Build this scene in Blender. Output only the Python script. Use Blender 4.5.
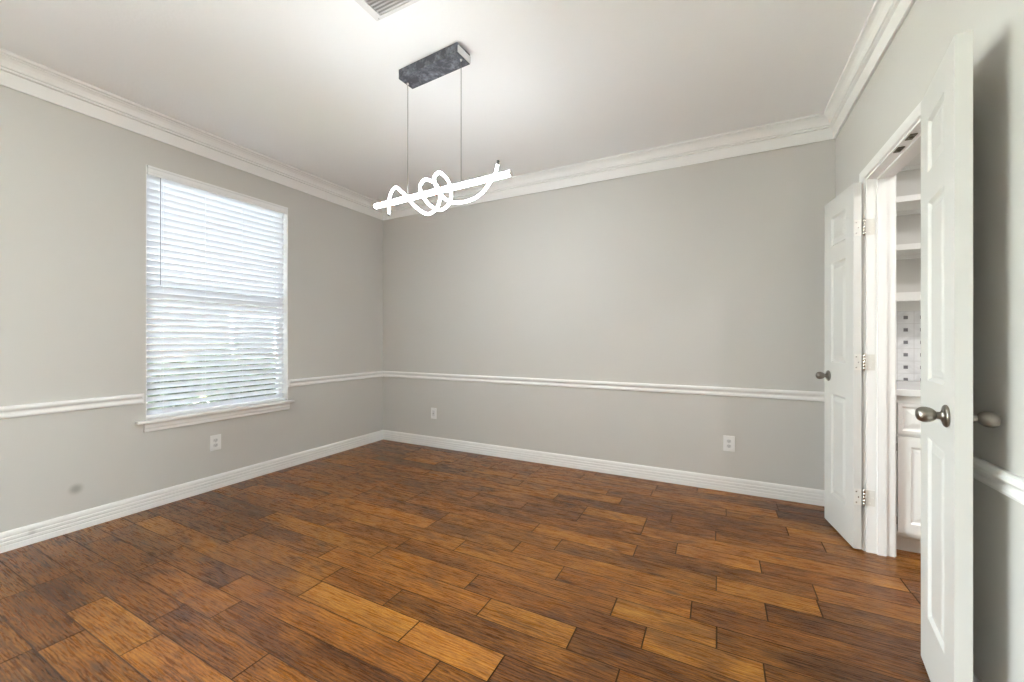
import bpy, bmesh, math, random
from mathutils import Vector, Matrix

for _o in list(bpy.data.objects):
    bpy.data.objects.remove(_o, do_unlink=True)
SC = bpy.context.scene
COL = SC.collection
random.seed(7)

# ------------------------------------------------------------------ measures
L, B, R, Z = -3.582, 3.557, 0.737, 2.781       # left wall, back wall, right wall, ceiling
N = -3.60                                      # wall behind the camera
WT = 0.138                                     # wall thickness
RT = 0.120                                     # thickness of the doorway wall
PX = 2.45                                      # far side of the pantry
PN = 0.90                                      # near side of the pantry
DY0, DY1, DH = 2.005, 2.887, 2.085             # pantry doorway
WY0, WY1, WZ0, WZ1 = 1.335, 2.373, 0.622, 2.418  # window opening
VY0, VY1, VZ0, VZ1 = -1.35, 0.40, 0.30, 2.46   # unseen second window, added in the left wall for fill light
TY0, TY1, TZ0, TZ1 = -3.30, -2.00, 0.30, 2.46   # unseen window added behind the camera to light the left wall

# ------------------------------------------------------------------ camera
cam_d = bpy.data.cameras.new('camera')
cam = bpy.data.objects.new('camera', cam_d)
COL.objects.link(cam)
cam.location = (0, 0, 1.19)
cam.rotation_euler = (math.radians(90), 0, math.radians(26.83))
cam_d.sensor_width = 36.0
cam_d.lens = 400.83 * 36 / 1024
cam_d.shift_x = -(516.1 - 512) / 1024
cam_d.shift_y = -(341 - 339.46) / 1024
cam_d.clip_start = 0.02
SC.camera = cam

# ------------------------------------------------------------------ sky, lamps, exposure
SKY = 14.0
LED = 56.0        # diffuser of the straight bar
LED_TUBE = 22.0   # flexible spiral tube
world = bpy.data.worlds.new('sky')
SC.world = world
world.use_nodes = True
wn = world.node_tree
wn.nodes.clear()
w_out = wn.nodes.new('ShaderNodeOutputWorld')
w_bg = wn.nodes.new('ShaderNodeBackground')
w_tc = wn.nodes.new('ShaderNodeTexCoord')
w_sep = wn.nodes.new('ShaderNodeSeparateXYZ')
w_ramp = wn.nodes.new('ShaderNodeValToRGB')
w_ramp.color_ramp.elements[0].position = 0.48
w_ramp.color_ramp.elements[0].color = (0.55, 0.56, 0.55, 1)
w_ramp.color_ramp.elements[1].position = 0.54
w_ramp.color_ramp.elements[1].color = (0.94, 0.97, 1.0, 1)
w_map = wn.nodes.new('ShaderNodeMapRange')
w_map.inputs['From Min'].default_value = -1
w_map.inputs['From Max'].default_value = 1
wn.links.new(w_tc.outputs['Generated'], w_sep.inputs[0])
wn.links.new(w_sep.outputs['Z'], w_map.inputs['Value'])
wn.links.new(w_map.outputs[0], w_ramp.inputs[0])
wn.links.new(w_ramp.outputs[0], w_bg.inputs['Color'])
w_bg.inputs['Strength'].default_value = SKY
wn.links.new(w_bg.outputs[0], w_out.inputs[0])


def portal(name, loc, rot, sx, sy):
    d = bpy.data.lights.new(name, 'AREA')
    d.shape = 'RECTANGLE'
    d.size, d.size_y = sx, sy
    d.cycles.is_portal = True
    o = bpy.data.objects.new(name, d)
    COL.objects.link(o)
    o.location, o.rotation_euler = loc, rot
    return o


portal('window_daylight_portal', (L - WT - 0.03, (WY0 + WY1) / 2, (WZ0 + WZ1) / 2),
       (0, math.radians(-90), 0), WZ1 - WZ0, WY1 - WY0)
portal('side_daylight_portal', (L - WT - 0.03, (VY0 + VY1) / 2, (VZ0 + VZ1) / 2),
       (0, math.radians(-90), 0), VZ1 - VZ0, VY1 - VY0)
portal('right_daylight_portal', (R + RT + 0.03, (TY0 + TY1) / 2, (TZ0 + TZ1) / 2),
       (0, math.radians(90), 0), TZ1 - TZ0, TY1 - TY0)
sun_d = bpy.data.lights.new('sun', 'SUN')
sun_d.energy = 34.0
sun_d.angle = math.radians(2)
sun_d.color = (1.0, 0.985, 0.96)
sun = bpy.data.objects.new('sun', sun_d)
COL.objects.link(sun)
sun.rotation_euler = (math.radians(-35), 0, 0)   # high sun behind the house

SC.view_settings.view_transform = 'Standard'
SC.view_settings.look = 'None'
SC.view_settings.gamma = 1.0
SC.view_settings.use_curve_mapping = False
SC.view_settings.exposure = 1.34
SC.cycles.max_bounces = 14
SC.cycles.diffuse_bounces = 10
SC.cycles.transparent_max_bounces = 16
SC.cycles.sample_clamp_indirect = 6.0
SC.cycles.use_denoising = True


# ------------------------------------------------------------------ materials
def new_mat(name):
    m = bpy.data.materials.new(name)
    m.use_nodes = True
    return m, m.node_tree, m.node_tree.nodes['Principled BSDF']


def plain(name, col, rough=0.5, metal=0.0, spec=0.5, bump=0.0, scale=200.0, var=0.0, coat=0.0):
    """painted / metal surface with slight mottling and a fine bump"""
    m, t, b = new_mat(name)
    b.inputs['Base Color'].default_value = (*col, 1)
    b.inputs['Roughness'].default_value = rough
    b.inputs['Metallic'].default_value = metal
    b.inputs['Specular IOR Level'].default_value = spec
    b.inputs['Coat Weight'].default_value = coat
    tc = t.nodes.new('ShaderNodeTexCoord')
    n = t.nodes.new('ShaderNodeTexNoise')
    n.inputs['Scale'].default_value = scale
    n.inputs['Detail'].default_value = 4
    t.links.new(tc.outputs['Object'], n.inputs['Vector'])
    if var:
        mx = t.nodes.new('ShaderNodeMix')
        mx.data_type = 'RGBA'
        mx.inputs[6].default_value = (*[c * (1 - var) for c in col], 1)
        mx.inputs[7].default_value = (*[min(1, c * (1 + var)) for c in col], 1)
        n2 = t.nodes.new('ShaderNodeTexNoise')
        n2.inputs['Scale'].default_value = scale * 0.08
        t.links.new(tc.outputs['Object'], n2.inputs['Vector'])
        t.links.new(n2.outputs['Fac'], mx.inputs[0])
        t.links.new(mx.outputs[2], b.inputs['Base Color'])
    if bump:
        bp = t.nodes.new('ShaderNodeBump')
        bp.inputs['Strength'].default_value = bump
        bp.inputs['Distance'].default_value = 0.002
        t.links.new(n.outputs['Fac'], bp.inputs['Height'])
        t.links.new(bp.outputs[0], b.inputs['Normal'])
    return m


def emitter(name, col, strength):
    m = bpy.data.materials.new(name)
    m.use_nodes = True
    t = m.node_tree
    t.nodes.clear()
    o = t.nodes.new('ShaderNodeOutputMaterial')
    e = t.nodes.new('ShaderNodeEmission')
    e.inputs['Color'].default_value = (*col, 1)
    e.inputs['Strength'].default_value = strength
    t.links.new(e.outputs[0], o.inputs[0])
    return m


def glass_mat(name='window_glass', tint=(0.93, 0.96, 0.95)):
    m = bpy.data.materials.new(name)
    m.use_nodes = True
    t = m.node_tree
    t.nodes.clear()
    o = t.nodes.new('ShaderNodeOutputMaterial')
    tr = t.nodes.new('ShaderNodeBsdfTransparent')
    tr.inputs[0].default_value = (*tint, 1)
    gl = t.nodes.new('ShaderNodeBsdfGlossy')
    gl.inputs['Roughness'].default_value = 0.02
    fr = t.nodes.new('ShaderNodeFresnel')
    fr.inputs[0].default_value = 1.45
    mx = t.nodes.new('ShaderNodeMixShader')
    t.links.new(fr.outputs[0], mx.inputs[0])
    t.links.new(tr.outputs[0], mx.inputs[1])
    t.links.new(gl.outputs[0], mx.inputs[2])
    t.links.new(mx.outputs[0], o.inputs[0])
    return m


def screen_mat():
    """dark sheer sheet, added to dim the daylight at the blind"""
    m = bpy.data.materials.new('dimming_screen_mesh')
    m.use_nodes = True
    t = m.node_tree
    t.nodes.clear()
    o = t.nodes.new('ShaderNodeOutputMaterial')
    tr = t.nodes.new('ShaderNodeBsdfTransparent')
    df = t.nodes.new('ShaderNodeBsdfDiffuse')
    df.inputs[0].default_value = (0.10, 0.10, 0.10, 1)
    mx = t.nodes.new('ShaderNodeMixShader')
    mx.inputs[0].default_value = 0.26
    t.links.new(tr.outputs[0], mx.inputs[1])
    t.links.new(df.outputs[0], mx.inputs[2])
    t.links.new(mx.outputs[0], o.inputs[0])
    return m


def slat_mat():
    """white vinyl slats that let a little daylight through"""
    m, t, b = new_mat('blind_vinyl')
    b.inputs['Base Color'].default_value = (0.88, 0.89, 0.91, 1)
    b.inputs['Roughness'].default_value = 0.4
    tl = t.nodes.new('ShaderNodeBsdfTranslucent')
    tl.inputs[0].default_value = (0.86, 0.90, 0.97, 1)
    mx = t.nodes.new('ShaderNodeMixShader')
    mx.inputs[0].default_value = 0.24
    o = t.nodes['Material Output']
    t.links.new(b.outputs[0], mx.inputs[1])
    t.links.new(tl.outputs[0], mx.inputs[2])
    t.links.new(mx.outputs[0], o.inputs[0])
    return m


def wall_mat(name, stains=()):
    """greige wall paint; stains = (x, y, z, radius, strength) scuffs on the paint"""
    m, t, b = new_mat(name)
    base = (0.607, 0.598, 0.573)
    b.inputs['Roughness'].default_value = 0.55
    b.inputs['Specular IOR Level'].default_value = 0.3
    tc = t.nodes.new('ShaderNodeTexCoord')
    n = t.nodes.new('ShaderNodeTexNoise')
    n.inputs['Scale'].default_value = 260
    n.inputs['Detail'].default_value = 3
    t.links.new(tc.outputs['Object'], n.inputs['Vector'])
    bp = t.nodes.new('ShaderNodeBump')
    bp.inputs['Strength'].default_value = 0.12
    bp.inputs['Distance'].default_value = 0.001
    t.links.new(n.outputs['Fac'], bp.inputs['Height'])
    t.links.new(bp.outputs[0], b.inputs['Normal'])
    n2 = t.nodes.new('ShaderNodeTexNoise')
    n2.inputs['Scale'].default_value = 1.3
    t.links.new(tc.outputs['Object'], n2.inputs['Vector'])
    mx = t.nodes.new('ShaderNodeMix')
    mx.data_type = 'RGBA'
    mx.inputs[6].default_value = (*[c * 0.985 for c in base], 1)
    mx.inputs[7].default_value = (*[c * 1.015 for c in base], 1)
    t.links.new(n2.outputs['Fac'], mx.inputs[0])
    out = mx.outputs[2]
    for (sx, sy, sz, r, k) in stains:
        out = stain(t, tc, out, sx, sy, sz, r, k)
    t.links.new(out, b.inputs['Base Color'])
    return m


def stain(t, tc, col_socket, sx, sy, sz, r, k):
    d = t.nodes.new('ShaderNodeVectorMath')
    d.operation = 'DISTANCE'
    d.inputs[1].default_value = (sx, sy, sz)
    t.links.new(tc.outputs['Object'], d.inputs[0])
    mr = t.nodes.new('ShaderNodeMapRange')
    mr.interpolation_type = 'SMOOTHSTEP'
    mr.inputs['From Min'].default_value = r * 0.1
    mr.inputs['From Max'].default_value = r
    mr.inputs['To Min'].default_value = k
    mr.inputs['To Max'].default_value = 0.0
    t.links.new(d.outputs['Value'], mr.inputs['Value'])
    mx = t.nodes.new('ShaderNodeMix')
    mx.data_type = 'RGBA'
    mx.inputs[7].default_value = (0.16, 0.15, 0.13, 1)
    t.links.new(mr.outputs[0], mx.inputs[0])
    t.links.new(col_socket, mx.inputs[6])
    return mx.outputs[2]


def trim_mat(name, stains=()):
    m, t, b = new_mat(name)
    b.inputs['Roughness'].default_value = 0.32
    tc = t.nodes.new('ShaderNodeTexCoord')
    rgb = t.nodes.new('ShaderNodeRGB')
    rgb.outputs[0].default_value = (0.855, 0.855, 0.845, 1)
    out = rgb.outputs[0]
    for s in stains:
        out = stain(t, tc, out, *s)
    t.links.new(out, b.inputs['Base Color'])
    n = t.nodes.new('ShaderNodeTexNoise')
    n.inputs['Scale'].default_value = 60
    t.links.new(tc.outputs['Object'], n.inputs['Vector'])
    bp = t.nodes.new('ShaderNodeBump')
    bp.inputs['Strength'].default_value = 0.05
    bp.inputs['Distance'].default_value = 0.001
    t.links.new(n.outputs['Fac'], bp.inputs['Height'])
    t.links.new(bp.outputs[0], b.inputs['Normal'])
    return m


def floor_mat():
    """hand scraped hickory: every plank carries its own tone, tint and grain offset"""
    m, t, b = new_mat('hand_scraped_hickory')
    nd, lk = t.nodes, t.links
    tc = nd.new('ShaderNodeTexCoord')
    at = nd.new('ShaderNodeAttribute')
    at.attribute_name = 'plank'
    sep = nd.new('ShaderNodeSeparateColor')
    lk.new(at.outputs['Color'], sep.inputs[0])          # r tone, g tint, b seed
    seedv = nd.new('ShaderNodeCombineXYZ')
    sm = nd.new('ShaderNodeMath'); sm.operation = 'MULTIPLY'; sm.inputs[1].default_value = 57.0
    lk.new(sep.outputs[2], sm.inputs[0])
    lk.new(sm.outputs[0], seedv.inputs[0])
    lk.new(sm.outputs[0], seedv.inputs[2])
    add = nd.new('ShaderNodeVectorMath'); add.operation = 'ADD'
    lk.new(tc.outputs['Object'], add.inputs[0])
    lk.new(seedv.outputs[0], add.inputs[1])

    def mapped(sx, sy, sz=1.0):
        mp = nd.new('ShaderNodeMapping')
        mp.inputs['Scale'].default_value = (sx, sy, sz)
        lk.new(add.outputs[0], mp.inputs['Vector'])
        return mp.outputs[0]

    def noise(vec, scale, detail=5, rough=0.6, dist=0.0):
        n = nd.new('ShaderNodeTexNoise')
        n.inputs['Scale'].default_value = scale
        n.inputs['Detail'].default_value = detail
        n.inputs['Roughness'].default_value = rough
        n.inputs['Distortion'].default_value = dist
        lk.new(vec, n.inputs['Vector'])
        return n.outputs['Fac']

    def math_(op, a, bb=None):
        q = nd.new('ShaderNodeMath'); q.operation = op
        for i, v in enumerate((a, bb)):
            if v is None:
                continue
            if isinstance(v, (int, float)):
                q.inputs[i].default_value = v
            else:
                lk.new(v, q.inputs[i])
        return q.outputs[0]

    fine = noise(mapped(9, 150), 1.0, 5, 0.7, 0.5)       # long fibres
    curl = noise(mapped(28, 120), 1.0, 4, 0.65, 2.0)     # short curly figure
    cloud = noise(mapped(2.6, 8), 1.0, 4, 0.55, 1.2)     # wide mottling along the board
    patch = noise(mapped(3.5, 9), 1.0, 3, 0.5, 0.8)      # smoky dark patches
    wave = nd.new('ShaderNodeTexWave')                    # cathedral figure
    wave.wave_type = 'BANDS'
    wave.bands_direction = 'Y'
    wave.inputs['Scale'].default_value = 2.2
    wave.inputs['Distortion'].default_value = 11.0
    wave.inputs['Detail'].default_value = 2.0
    wave.inputs['Detail Scale'].default_value = 0.9
    lk.new(mapped(2.6, 12), wave.inputs['Vector'])

    # value along the tone ramp
    v = math_('MULTIPLY', sep.outputs[0], 0.52)
    v = math_('ADD', v, math_('MULTIPLY', math_('SUBTRACT', cloud, 0.5), 0.85))
    v = math_('ADD', v, math_('MULTIPLY', math_('SUBTRACT', fine, 0.5), 0.70))
    v = math_('ADD', v, math_('MULTIPLY', math_('SUBTRACT', curl, 0.5), 0.70))
    v = math_('ADD', v, math_('MULTIPLY', math_('SUBTRACT', wave.outputs['Fac'], 0.5), 0.22))
    v = math_('ADD', v, 0.25)
    ramp = nd.new('ShaderNodeValToRGB')
    cr = ramp.color_ramp
    cr.elements[0].position = 0.0
    cr.elements[0].color = (0.034, 0.014, 0.006, 1)
    cr.elements[1].position = 1.0
    cr.elements[1].color = (0.50, 0.235, 0.042, 1)
    for p, c in ((0.28, (0.095, 0.035, 0.0095)), (0.5, (0.200, 0.077, 0.0135)), (0.75, (0.34, 0.142, 0.022))):
        e = cr.elements.new(p)
        e.color = (*c, 1)
    lk.new(v, ramp.inputs[0])
    # tint towards red-brown on some planks
    tint = nd.new('ShaderNodeMix'); tint.data_type = 'RGBA'; tint.blend_type = 'MULTIPLY'
    tint.inputs[7].default_value = (1.0, 0.90, 0.88, 1)
    lk.new(sep.outputs[1], tint.inputs[0])
    lk.new(ramp.outputs[0], tint.inputs[6])
    # smoky patches and small knots
    pm = nd.new('ShaderNodeMapRange')
    pm.inputs['From Min'].default_value = 0.57
    pm.inputs['From Max'].default_value = 0.78
    pm.inputs['To Max'].default_value = 0.72
    lk.new(patch, pm.inputs['Value'])
    vor = nd.new('ShaderNodeTexVoronoi')
    vor.inputs['Scale'].default_value = 1.0
    lk.new(mapped(2.6, 8.0), vor.inputs['Vector'])
    vm = nd.new('ShaderNodeMapRange')
    vm.inputs['From Min'].default_value = 0.05
    vm.inputs['From Max'].default_value = 0.16
    vm.inputs['To Min'].default_value = 0.75
    vm.inputs['To Max'].default_value = 0.0
    lk.new(vor.outputs['Distance'], vm.inputs['Value'])
    dk = nd.new('ShaderNodeMix'); dk.data_type = 'RGBA'
    dk.inputs[7].default_value = (0.040, 0.020, 0.014, 1)
    lk.new(math_('MAXIMUM', pm.outputs[0], vm.outputs[0]), dk.inputs[0])
    lk.new(tint.outputs[2], dk.inputs[6])
    lk.new(dk.outputs[2], b.inputs['Base Color'])

    scrape = noise(mapped(3.0, 22), 1.0, 2, 0.5, 0.3)
    hgt = math_('ADD', math_('MULTIPLY', scrape, 1.0), math_('MULTIPLY', fine, 0.22))
    bp = nd.new('ShaderNodeBump')
    bp.inputs['Strength'].default_value = 0.35
    bp.inputs['Distance'].default_value = 0.004
    lk.new(hgt, bp.inputs['Height'])
    lk.new(bp.outputs[0], b.inputs['Normal'])
    rr = nd.new('ShaderNodeMapRange')
    rr.inputs['To Min'].default_value = 0.20
    rr.inputs['To Max'].default_value = 0.36
    lk.new(fine, rr.inputs['Value'])
    lk.new(rr.outputs[0], b.inputs['Roughness'])
    b.inputs['Specular IOR Level'].default_value = 0.27
    return m


def tile_mat():
    """pale marble backsplash of square tiles with small dark accent squares at their corners"""
    m, t, b = new_mat('marble_tile')
    nd, lk = t.nodes, t.links
    tc = nd.new('ShaderNodeTexCoord')
    sp = nd.new('ShaderNodeSeparateXYZ')
    lk.new(tc.outputs['Object'], sp.inputs[0])

    def math_(op, a, bb=None):
        q = nd.new('ShaderNodeMath'); q.operation = op
        for i, v in enumerate((a, bb)):
            if v is None:
                continue
            if isinstance(v, (int, float)):
                q.inputs[i].default_value = v
            else:
                lk.new(v, q.inputs[i])
        return q.outputs[0]
    P = 0.0825

    def cell(s, off):
        f = math_('FRACT', math_('DIVIDE', math_('ADD', s, off), P))
        return math_('ABSOLUTE', math_('SUBTRACT', f, 0.5))      # 0 at the cell centre
    cx = cell(sp.outputs[0], -1.108 + P * 20.5)
    cz = cell(sp.outputs[2], -1.336 + P * 20.5)
    far = math_('MAXIMUM', cx, cz)
    dot = math_('LESS_THAN', far, 0.135)
    grout = math_('GREATER_THAN', far, 0.485)
    n = nd.new('ShaderNodeTexNoise')
    n.inputs['Scale'].default_value = 9
    n.inputs['Detail'].default_value = 5
    n.inputs['Distortion'].default_value = 1.5
    lk.new(tc.outputs['Object'], n.inputs['Vector'])
    ramp = nd.new('ShaderNodeValToRGB')
    ramp.color_ramp.elements[0].position = 0.3
    ramp.color_ramp.elements[0].color = (0.74, 0.75, 0.77, 1)
    ramp.color_ramp.elements[1].position = 0.6
    ramp.color_ramp.elements[1].color = (0.90, 0.91, 0.93, 1)
    lk.new(n.outputs['Fac'], ramp.inputs[0])
    a = nd.new('ShaderNodeMix'); a.data_type = 'RGBA'
    a.inputs[7].default_value = (0.70, 0.70, 0.70, 1)
    lk.new(grout, a.inputs[0]); lk.new(ramp.outputs[0], a.inputs[6])
    c = nd.new('ShaderNodeMix'); c.data_type = 'RGBA'
    c.inputs[7].default_value = (0.20, 0.20, 0.22, 1)
    lk.new(dot, c.inputs[0]); lk.new(a.outputs[2], c.inputs[6])
    lk.new(c.outputs[2], b.inputs['Base Color'])
    b.inputs['Roughness'].default_value = 0.25
    return m


def canopy_mat():
    """dark grey galvanised looking plate with pale mottling"""
    m, t, b = new_mat('mottled_gunmetal')
    nd, lk = t.nodes, t.links
    tc = nd.new('ShaderNodeTexCoord')
    n = nd.new('ShaderNodeTexNoise')
    n.inputs['Scale'].default_value = 26
    n.inputs['Detail'].default_value = 3
    n.inputs['Roughness'].default_value = 0.7
    lk.new(tc.outputs['Object'], n.inputs['Vector'])
    r = nd.new('ShaderNodeValToRGB')
    r.color_ramp.elements[0].position = 0.45
    r.color_ramp.elements[0].color = (0.085, 0.09, 0.11, 1)
    r.color_ramp.elements[1].position = 0.78
    r.color_ramp.elements[1].color = (0.32, 0.34, 0.40, 1)
    lk.new(n.outputs['Fac'], r.inputs[0])
    lk.new(r.outputs[0], b.inputs['Base Color'])
    b.inputs['Roughness'].default_value = 0.5
    b.inputs['Metallic'].default_value = 0.3
    return m


def ceiling_mat():
    m, t, b = new_mat('orange_peel_ceiling')
    b.inputs['Base Color'].default_value = (0.89, 0.90, 0.915, 1)
    b.inputs['Roughness'].default_value = 0.8
    b.inputs['Specular IOR Level'].default_value = 0.2
    tc = t.nodes.new('ShaderNodeTexCoord')
    n = t.nodes.new('ShaderNodeTexNoise')
    n.inputs['Scale'].default_value = 55
    n.inputs['Detail'].default_value = 3
    t.links.new(tc.outputs['Object'], n.inputs['Vector'])
    bp = t.nodes.new('ShaderNodeBump')
    bp.inputs['Strength'].default_value = 0.35
    bp.inputs['Distance'].default_value = 0.003
    t.links.new(n.outputs['Fac'], bp.inputs['Height'])
    t.links.new(bp.outputs[0], b.inputs['Normal'])
    return m


def leaf_mat(name, c0, c1):
    m, t, b = new_mat(name)
    tc = t.nodes.new('ShaderNodeTexCoord')
    n = t.nodes.new('ShaderNodeTexNoise')
    n.inputs['Scale'].default_value = 7
    t.links.new(tc.outputs['Object'], n.inputs['Vector'])
    r = t.nodes.new('ShaderNodeValToRGB')
    r.color_ramp.elements[0].position = 0.35
    r.color_ramp.elements[0].color = (*c0, 1)
    r.color_ramp.elements[1].position = 0.7
    r.color_ramp.elements[1].color = (*c1, 1)
    t.links.new(n.outputs['Fac'], r.inputs[0])
    t.links.new(r.outputs[0], b.inputs['Base Color'])
    b.inputs['Roughness'].default_value = 0.6
    return m


M_WALL = wall_mat('greige_wall_paint')
M_WALL_L = wall_mat('greige_wall_paint_scuffed', [(L, 0.993, 0.256, 0.045, 0.55)])
M_TRIM = trim_mat('white_trim_paint')
M_BASE_L = trim_mat('white_trim_paint_scuffed', [(L + 0.014, 0.81, 0.072, 0.026, 0.30)])
M_DOOR = plain('white_door_paint', (0.66, 0.665, 0.64), 0.28, bump=0.04, scale=40)
M_CEIL = ceiling_mat()
M_FLOOR = floor_mat()
M_GAP = plain('floor_groove', (0.02, 0.012, 0.008), 0.8)
M_EDGE = plain('stained_plank_edge', (0.045, 0.021, 0.010), 0.7, spec=0.1)
M_NICKEL = plain('brushed_nickel', (0.30, 0.277, 0.245), 0.32, metal=1.0, bump=0.03, scale=300)
M_HINGE = plain('pale_satin_hinge', (0.74, 0.73, 0.69), 0.3, metal=0.0)
M_PIN = plain('bright_hinge_pin', (0.62, 0.60, 0.56), 0.2, metal=1.0)
M_DARK = plain('aged_brass', (0.10, 0.085, 0.055), 0.45, metal=0.6)
M_PLATE = plain('white_outlet_plastic', (0.86, 0.86, 0.86), 0.3)
M_SOCK = plain('grey_white_receptacle', (0.70, 0.70, 0.71), 0.3)
M_SLOT = plain('dark_slot', (0.05, 0.05, 0.05), 0.6)
M_CANOPY = canopy_mat()
M_CANEND = plain('bright_canopy_end', (0.75, 0.75, 0.76), 0.35, metal=0.6)
M_CABLE = plain('steel_cable', (0.20, 0.20, 0.20), 0.35, metal=0.9)
M_CAP = plain('dark_end_cap', (0.06, 0.06, 0.06), 0.4)
M_LED = emitter('led_diffuser', (0.93, 0.975, 1.0), LED)
M_LED_TUBE = emitter('led_silicone_tube', (0.93, 0.975, 1.0), LED_TUBE)
M_SLAT = slat_mat()
M_WAND = plain('grey_wand', (0.26, 0.27, 0.29), 0.3)
M_VINYL = plain('white_vinyl', (0.85, 0.86, 0.87), 0.3)
M_GLASS = glass_mat()
M_GLASS_DIM = glass_mat('dimmed_glass', (0.80, 0.82, 0.82))  # tint deepened to dim the daylight behind the blind
M_SCREEN = screen_mat()
M_VENT = plain('white_vent_metal', (0.72, 0.72, 0.73), 0.4)
M_VENTD = plain('vent_cavity', (0.52, 0.52, 0.53), 0.8)
M_CAB = plain('white_cabinet_paint', (0.80, 0.80, 0.78), 0.3)
M_COUNTER = plain('pale_stone_counter', (0.74, 0.74, 0.73), 0.2, var=0.05, scale=120)
M_TILE = tile_mat()
M_LAWN = leaf_mat('lawn_grass', (0.20, 0.20, 0.09), (0.40, 0.40, 0.20))
M_LEAF = leaf_mat('dark_leaves', (0.012, 0.022, 0.012), (0.06, 0.085, 0.04))
M_BARK = plain('grey_bark', (0.10, 0.08, 0.06), 0.9)
M_BRICK = plain('brown_brick', (0.085, 0.075, 0.068), 0.9, bump=0.3, scale=30, var=0.25)
M_ROOF = plain('grey_shingles', (0.07, 0.068, 0.066), 0.9, bump=0.3, scale=30, var=0.2)
M_PATH = plain('pale_concrete', (0.55, 0.54, 0.52), 0.8, bump=0.2, scale=60)


# ------------------------------------------------------------------ mesh helpers
def obj(name, bm, mat, parent=None, smooth=False):
    me = bpy.data.meshes.new(name)
    bmesh.ops.recalc_face_normals(bm, faces=bm.faces)
    if smooth:
        for f in bm.faces:
            f.smooth = True
    bm.to_mesh(me)
    bm.free()
    mats = mat if isinstance(mat, (list, tuple)) else [mat]
    for m in mats:
        me.materials.append(m)
    o = bpy.data.objects.new(name, me)
    COL.objects.link(o)
    if parent is not None:
        o.parent = parent
    return o


def smooth_by_angle(o, deg=40):
    me = o.data
    for p in me.polygons:
        p.use_smooth = True
    bm = bmesh.new()
    bm.from_mesh(me)
    for e in bm.edges:
        if len(e.link_faces) == 2 and e.calc_face_angle(0) > math.radians(deg):
            e.smooth = False
    bm.to_mesh(me)
    bm.free()
    return o


def empty(name, loc=(0, 0, 0), rotz=0.0):
    o = bpy.data.objects.new(name, None)
    COL.objects.link(o)
    o.empty_display_size = 0.05
    o.location = loc
    o.rotation_euler = (0, 0, rotz)
    return o


def tag(o, label, cat, group=None, kind=None):
    o['label'] = label
    o['category'] = cat
    if group:
        o['group'] = group
    if kind:
        o['kind'] = kind
    return o


def struct(o, label, cat):
    return tag(o, label, cat, kind='structure')


def box(bm, x0, x1, y0, y1, z0, z1, mi=0):
    vs = [bm.verts.new((x, y, z)) for x in (x0, x1) for y in (y0, y1) for z in (z0, z1)]
    out = []
    for q in ((0, 1, 3, 2), (4, 6, 7, 5), (0, 4, 5, 1), (2, 3, 7, 6), (0, 2, 6, 4), (1, 5, 7, 3)):
        f = bm.faces.new([vs[i] for i in q])
        f.material_index = mi
        out.append(f)
    return vs, out


def bevel_all(bm, w, seg=2):
    bmesh.ops.bevel(bm, geom=list(bm.edges), offset=w, segments=seg, affect='EDGES', profile=0.5)


def rbox(x0, x1, y0, y1, z0, z1, w=0.002, seg=2):
    bm = bmesh.new()
    box(bm, x0, x1, y0, y1, z0, z1)
    bevel_all(bm, w, seg)
    return bm


def sweep(bm, prof, p0, p1, nrm, m0=0.0, m1=0.0):
    """prof = closed list of (distance from wall, z); m0/m1 = mitre: +1 inside corner, -1 outside, 0 square"""
    p0, p1, nrm = Vector(p0), Vector(p1), Vector(nrm)
    t = (p1 - p0).normalized()
    a = [bm.verts.new(p0 + t * (m0 * d) + nrm * d + Vector((0, 0, z))) for d, z in prof]
    b = [bm.verts.new(p1 - t * (m1 * d) + nrm * d + Vector((0, 0, z))) for d, z in prof]
    n = len(prof)
    for i in range(n):
        j = (i + 1) % n
        bm.faces.new((a[i], a[j], b[j], b[i]))
    bm.faces.new(a)
    bm.faces.new(list(reversed(b)))


def frame_of(axis):
    ax = Vector(axis).normalized()
    up = Vector((0, 0, 1)) if abs(ax.z) < 0.9 else Vector((1, 0, 0))
    u = ax.cross(up).normalized()
    return ax, u, ax.cross(u).normalized()


def lathe(bm, prof, origin, axis, seg=28):
    """prof = [(radius, height along axis)]"""
    ax, u, v = frame_of(axis)
    o = Vector(origin)
    rings = []
    for r, h in prof:
        if r < 1e-6:
            rings.append([bm.verts.new(o + ax * h)])
        else:
            rings.append([bm.verts.new(o + ax * h + (u * math.cos(a) + v * math.sin(a)) * r)
                          for a in (2 * math.pi * k / seg for k in range(seg))])
    for A, C in zip(rings, rings[1:]):
        for k in range(seg):
            j = (k + 1) % seg
            if len(A) == 1 and len(C) == 1:
                continue
            if len(A) == 1:
                bm.faces.new((A[0], C[k], C[j]))
            elif len(C) == 1:
                bm.faces.new((A[k], A[j], C[0]))
            else:
                bm.faces.new((A[k], A[j], C[j], C[k]))


def tube(bm, pts, r, seg=14, cap=True):
    pts = [Vector(p) for p in pts]
    n = len(pts)
    tan = [(pts[min(i + 1, n - 1)] - pts[max(i - 1, 0)]).normalized() for i in range(n)]
    up = Vector((0, 0, 1)) if abs(tan[0].z) < 0.9 else Vector((1, 0, 0))
    u = tan[0].cross(up).normalized()
    rings = []
    for i in range(n):
        u = (u - tan[i] * u.dot(tan[i])).normalized()
        v = tan[i].cross(u)
        rings.append([bm.verts.new(pts[i] + (u * math.cos(a) + v * math.sin(a)) * r)
                      for a in (2 * math.pi * k / seg for k in range(seg))])
    for A, C in zip(rings, rings[1:]):
        for k in range(seg):
            j = (k + 1) % seg
            bm.faces.new((A[k], A[j], C[j], C[k]))
    if cap:
        bm.faces.new(list(reversed(rings[0])))
        bm.faces.new(rings[-1])


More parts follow.
